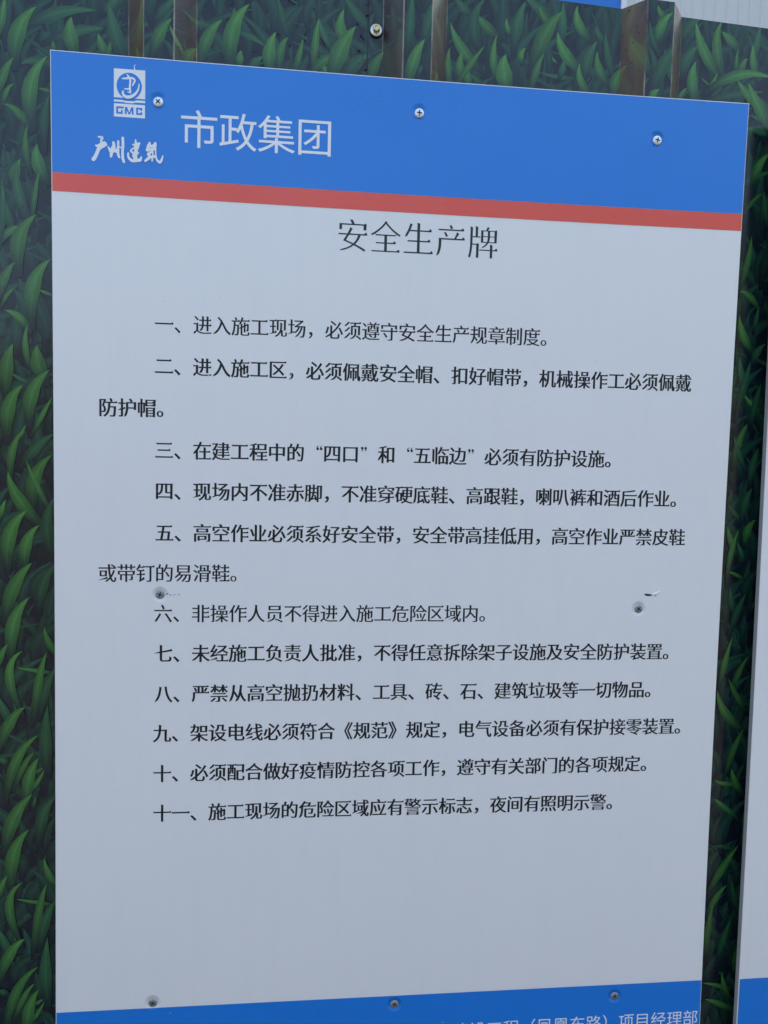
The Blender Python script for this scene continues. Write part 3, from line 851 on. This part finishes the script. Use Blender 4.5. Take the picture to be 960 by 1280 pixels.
def screws(root, which):
    for i in which:
        sx, sz, a, r, s = SCREWS[i]
        me_ = (me_pan if i < 3 else me_dish).copy(); me_.materials.append(m_zinc if i < 3 else m_dull)
        o = link('screw', me_, None, root)
        o.location = (sx, -.0004, sz); o.rotation_euler = (0, R(a), 0)
        k = link('cross_recess', me_cross_pan if i < 3 else me_cross_dish, None, o)

def notice_board(label, loc, rotz, which):
    t = thing('notice_board', label, 'notice board', loc, 'notice boards on the hoarding')
    t.rotation_euler = (0, rotz, 0)
    link('panel', _pm, None, t)
    link('header_band', m_header, None, t)
    link('red_stripe', m_stripe, None, t)
    link('footer_band', m_footer, None, t)
    screws(t, which)
    return t
main = notice_board('large white board with blue header, red stripe and numbered Chinese safety rules', (0, 0, ZT), 0, range(8))
side = notice_board('second white board with blue foot, partly cut off right of the large board', (.8421, 0, ZT - .0012), R(-.35), (0, 3, 5))

# ---------------------------------------------------------------- what is printed on the safety board
def letters(name, s, x0, pitch, z, em, style, mat, y=-.00012, xs=1.0, z1=None, label=None):
    me_ = text_mesh(s, x0, pitch, z, em, style, xs=xs, z1=z1)
    me_.materials.append(mat)
    o = link(name, me_, None, main); o.location = (0, y, 0)
    if label: o['label'] = label
    return o
RULES = [
 ('一、进入施工现场，必须遵守安全生产规章制度。', .1216, -.2878, -.2855, 'song'),
 ('二、进入施工区，必须佩戴安全帽、扣好帽带，机械操作工必须佩戴', .1216, -.3346, -.3330, 'bold'),
 ('防护帽。', .0606, -.3828, -.3820, 'bold'),
 ('三、在建工程中的“四口”和“五临边”必须有防护设施。', .1221, -.4290, -.4269, 'bold'),
 ('四、现场内不准赤脚，不准穿硬底鞋、高跟鞋，喇叭裤和酒后作业。', .1225, -.4752, -.4734, 'bold'),
 ('五、高空作业必须系好安全带，安全带高挂低用，高空作业严禁皮鞋', .1229, -.5230, -.5204, 'bold'),
 ('或带钉的易滑鞋。', .0596, -.5700, -.5690, 'song'),
 ('六、非操作人员不得进入施工危险区域内。', .1218, -.6163, -.6154, 'song'),
 ('七、未经施工负责人批准，不得任意拆除架子设施及安全防护装置。', .1222, -.6630, -.6623, 'bold'),
 ('八、严禁从高空抛扔材料、工具、砖、石、建筑垃圾等一切物品。', .1225, -.7103, -.7099, 'bold'),
 ('九、架设电线必须符合《规范》规定，电气设备必须有保护接零装置。', .1212, -.7572, -.7567, 'bold'),
 ('十、必须配合做好疫情防控各项工作，遵守有关部门的各项规定。', .1215, -.8050, -.8037, 'bold'),
 ('十一、施工现场的危险区域应有警示标志，夜间有照明示警。', .1217, -.8526, -.8517, 'bold')]
load_outlines(sorted(set('市政集团安全生产牌建设工程（凤凰东路）项目经理部' + ''.join(r_[0] for r_ in RULES)) - set('“”')))
letters('header_lettering', '市政集团', .1586, .04252, -.0747, .0437, 'sans', m_logo, y=-.00045)
letters('title', '安全生产牌', .3311, .03785, -.1802, .0398, 'title', m_ink2, xs=.94)
for s, x0, z, z1, st in RULES:
    letters('text_line', s, x0, .02114, z, .0222, st, m_ink, xs=.96, z1=z1)
letters('footer_lettering', '建设工程（凤凰东路）项目经理部', .4852 - .0215 * 0, .02145, -1.1402, .0215, 'sans', m_logo, y=-.00045)

# emblem: pale square with a blue disc and brush mark, a bar, and a pale plate with three blue letters
def plate(x0, x1, z0, z1, y):
    return mesh('plate', [(x0, y, z0), (x1, y, z0), (x1, y, z1), (x0, y, z1)], [(0, 1, 2, 3)])
def add(name, me_, mat, y=0.0, parent=None):
    me_.materials.append(mat)
    o = link(name, me_, None, parent or main); o.location = (0, y, 0)
    return o
emb = add('emblem', plate(.0671, .1004, -.0455, -.0150, -.00045), m_logo)
dv = [(.0834 + .0134 * math.cos(2 * math.pi * i / 48), -.00056, -.0327 + .0141 * math.sin(2 * math.pi * i / 48)) for i in range(48)]
add('disc', mesh('disc', dv, [tuple(range(48))]), m_blue, parent=emb)
add('brush_mark', stroke_mesh(EMBLEM_STROKES), m_logo, -.00066, emb)
add('bar', mesh('bar', [(.0671, -.00045, -.0500), (.0766, -.00045, -.0500), (.0800, -.00045, -.0507), (.0870, -.00045, -.0507), (.0900, -.00045, -.0498), (.1004, -.00045, -.0496),
     (.1004, -.00045, -.0472), (.0915, -.00045, -.0472), (.0880, -.00045, -.0484), (.0780, -.00045, -.0484), (.0755, -.00045, -.0477), (.0671, -.00045, -.0478)], [tuple(range(12))]), m_logo, parent=emb)
add('letter_plate', plate(.0671, .1002, -.0658, -.0518, -.00045), m_logo, parent=emb)
def poly_letters(polys, name):
    v = []; fc = []
    for p in polys:
        b = len(v); v += [(x, 0, z) for x, z in p]; fc.append(tuple(range(b, b + len(p))))
    return mesh(name, v, fc)
def rects(rs):
    return [[(a, c), (b, c), (b, d), (a, d)] for a, b, c, d in rs]
zb, zt_ = -.0626, -.0549
t_ = .0019
LG = rects([(.0696, .0696 + t_, zb, zt_), (.0715, .0775, zt_ - t_, zt_), (.0715, .0765, zb, zb + t_), (.0748, .0765, zb + t_, zb + .0042)])
LM = [[(.0787, zb), (.0805, zb), (.0811, zt_), (.0790, zt_)], [(.0811, zt_), (.0834, zb + .0016), (.0834, zb), (.0826, zb), (.0806, zt_ - .003)],
      [(.0857, zt_), (.0862, zt_ - .003), (.0842, zb), (.0834, zb), (.0834, zb + .0016)], [(.0857, zt_), (.0878, zt_), (.0881, zb), (.0863, zb)]]
LC = rects([(.0908, .0908 + t_, zb, zt_), (.0927, .0972, zt_ - t_, zt_), (.0927, .0972, zb, zb + t_), (.0953, .0972, zb + t_, zb + .0031), (.0953, .0972, zt_ - .0031, zt_ - t_)])
add('letters', poly_letters(LG + LM + LC, 'letters'), m_blue, -.00056, emb)
add('calligraphy', stroke_mesh(CALLIGRAPHY_STROKES), m_logo, -.00045)
add('scuff', stroke_mesh(SCUFF_STROKES), m_lip, -.0008)

# ---------------------------------------------------------------- damage and water
def blob(cx, cz, rx, rz, y, rot_=0, n=14, seed=1, jag=.2):
    r__ = random.Random(seed); v = []
    for i in range(n):
        a = 2 * math.pi * i / n; k = 1 + r__.uniform(-jag, jag)
        x, z_ = rx * math.cos(a) * k, rz * math.sin(a) * k
        v.append((cx + x * math.cos(rot_) - z_ * math.sin(rot_), y, cz + x * math.sin(rot_) + z_ * math.cos(rot_)))
    return v
def tear(name, items):
    v = []; fc = []
    for cx, cz, rx, rz, h, rt, sd in items:        # a raised curled lip of torn skin
        ring = blob(cx, cz, rx, rz, -.0001, rt, 12, sd, .25)
        b = len(v); v += ring; v.append((cx, -h, cz + rz * .35))
        for i in range(12): fc.append((b + (i + 1) % 12, b + i, b + 12))
    return mesh(name, v, fc)
add('torn_hole', mesh('hole', blob(.7030, -.5912, .0050, .0017, -.00012, -.03, 16, 4, .25), [tuple(range(16))]), m_slot)
add('torn_flap', tear('flap', [(.7118, -.5898, .0050, .0015, .0018, .35, 3), (.7155, -.5882, .0032, .0011, .0014, .5, 8), (.6975, -.5925, .0030, .0006, .0004, .05, 9)]), m_lip)
add('torn_flap', tear('flap', [(.7118, -.5921, .0015, .0007, .0003, 0, 5)]), m_dull)
add('scratch', tear('scratch', [(.1263, -.5928, .0018, .0007, .0003, .8, 5), (.1300, -.5940, .0016, .0005, .0003, -.4, 6), (.1345, -.5938, .0020, .0004, .0003, .3, 7), (.1395, -.5936, .0018, .0004, .0003, -.2, 11)]), m_dull)
add('scratch', tear('scratch', [(.1300, -.5951, .0030, .0005, .0004, 0, 12), (.1350, -.5950, .0040, .0005, .0005, 0.05, 13), (.1330, -.5926, .0030, .0004, .0004, 0.05, 14)]), m_lip)
rg = random.Random(11)
bmd = bmesh.new()
for i in range(260):
    x = rg.uniform(.03, .78); z_ = rg.choice([rg.uniform(-1.17, -.17), rg.gauss(-.40, .12), rg.gauss(-.60, .05)])
    if z_ < -1.19 or z_ > -.01: continue
    rr = rg.choice([.00028, .00035, .00045, .00065]) * rg.uniform(.8, 1.2)
    mt = Matrix.Translation((x, -.0003, z_)) @ Matrix.Diagonal((rr, rr * .6, rr * rg.uniform(.8, 1.5), 1))
    bmesh.ops.create_icosphere(bmd, subdivisions=1, radius=1, matrix=mt)
for f_ in bmd.faces: f_.smooth = True
me_ = bpy.data.meshes.new('water_drops'); bmd.to_mesh(me_); bmd.free()
wd = add('water_drops', me_, m_drop); wd['kind'] = 'stuff'
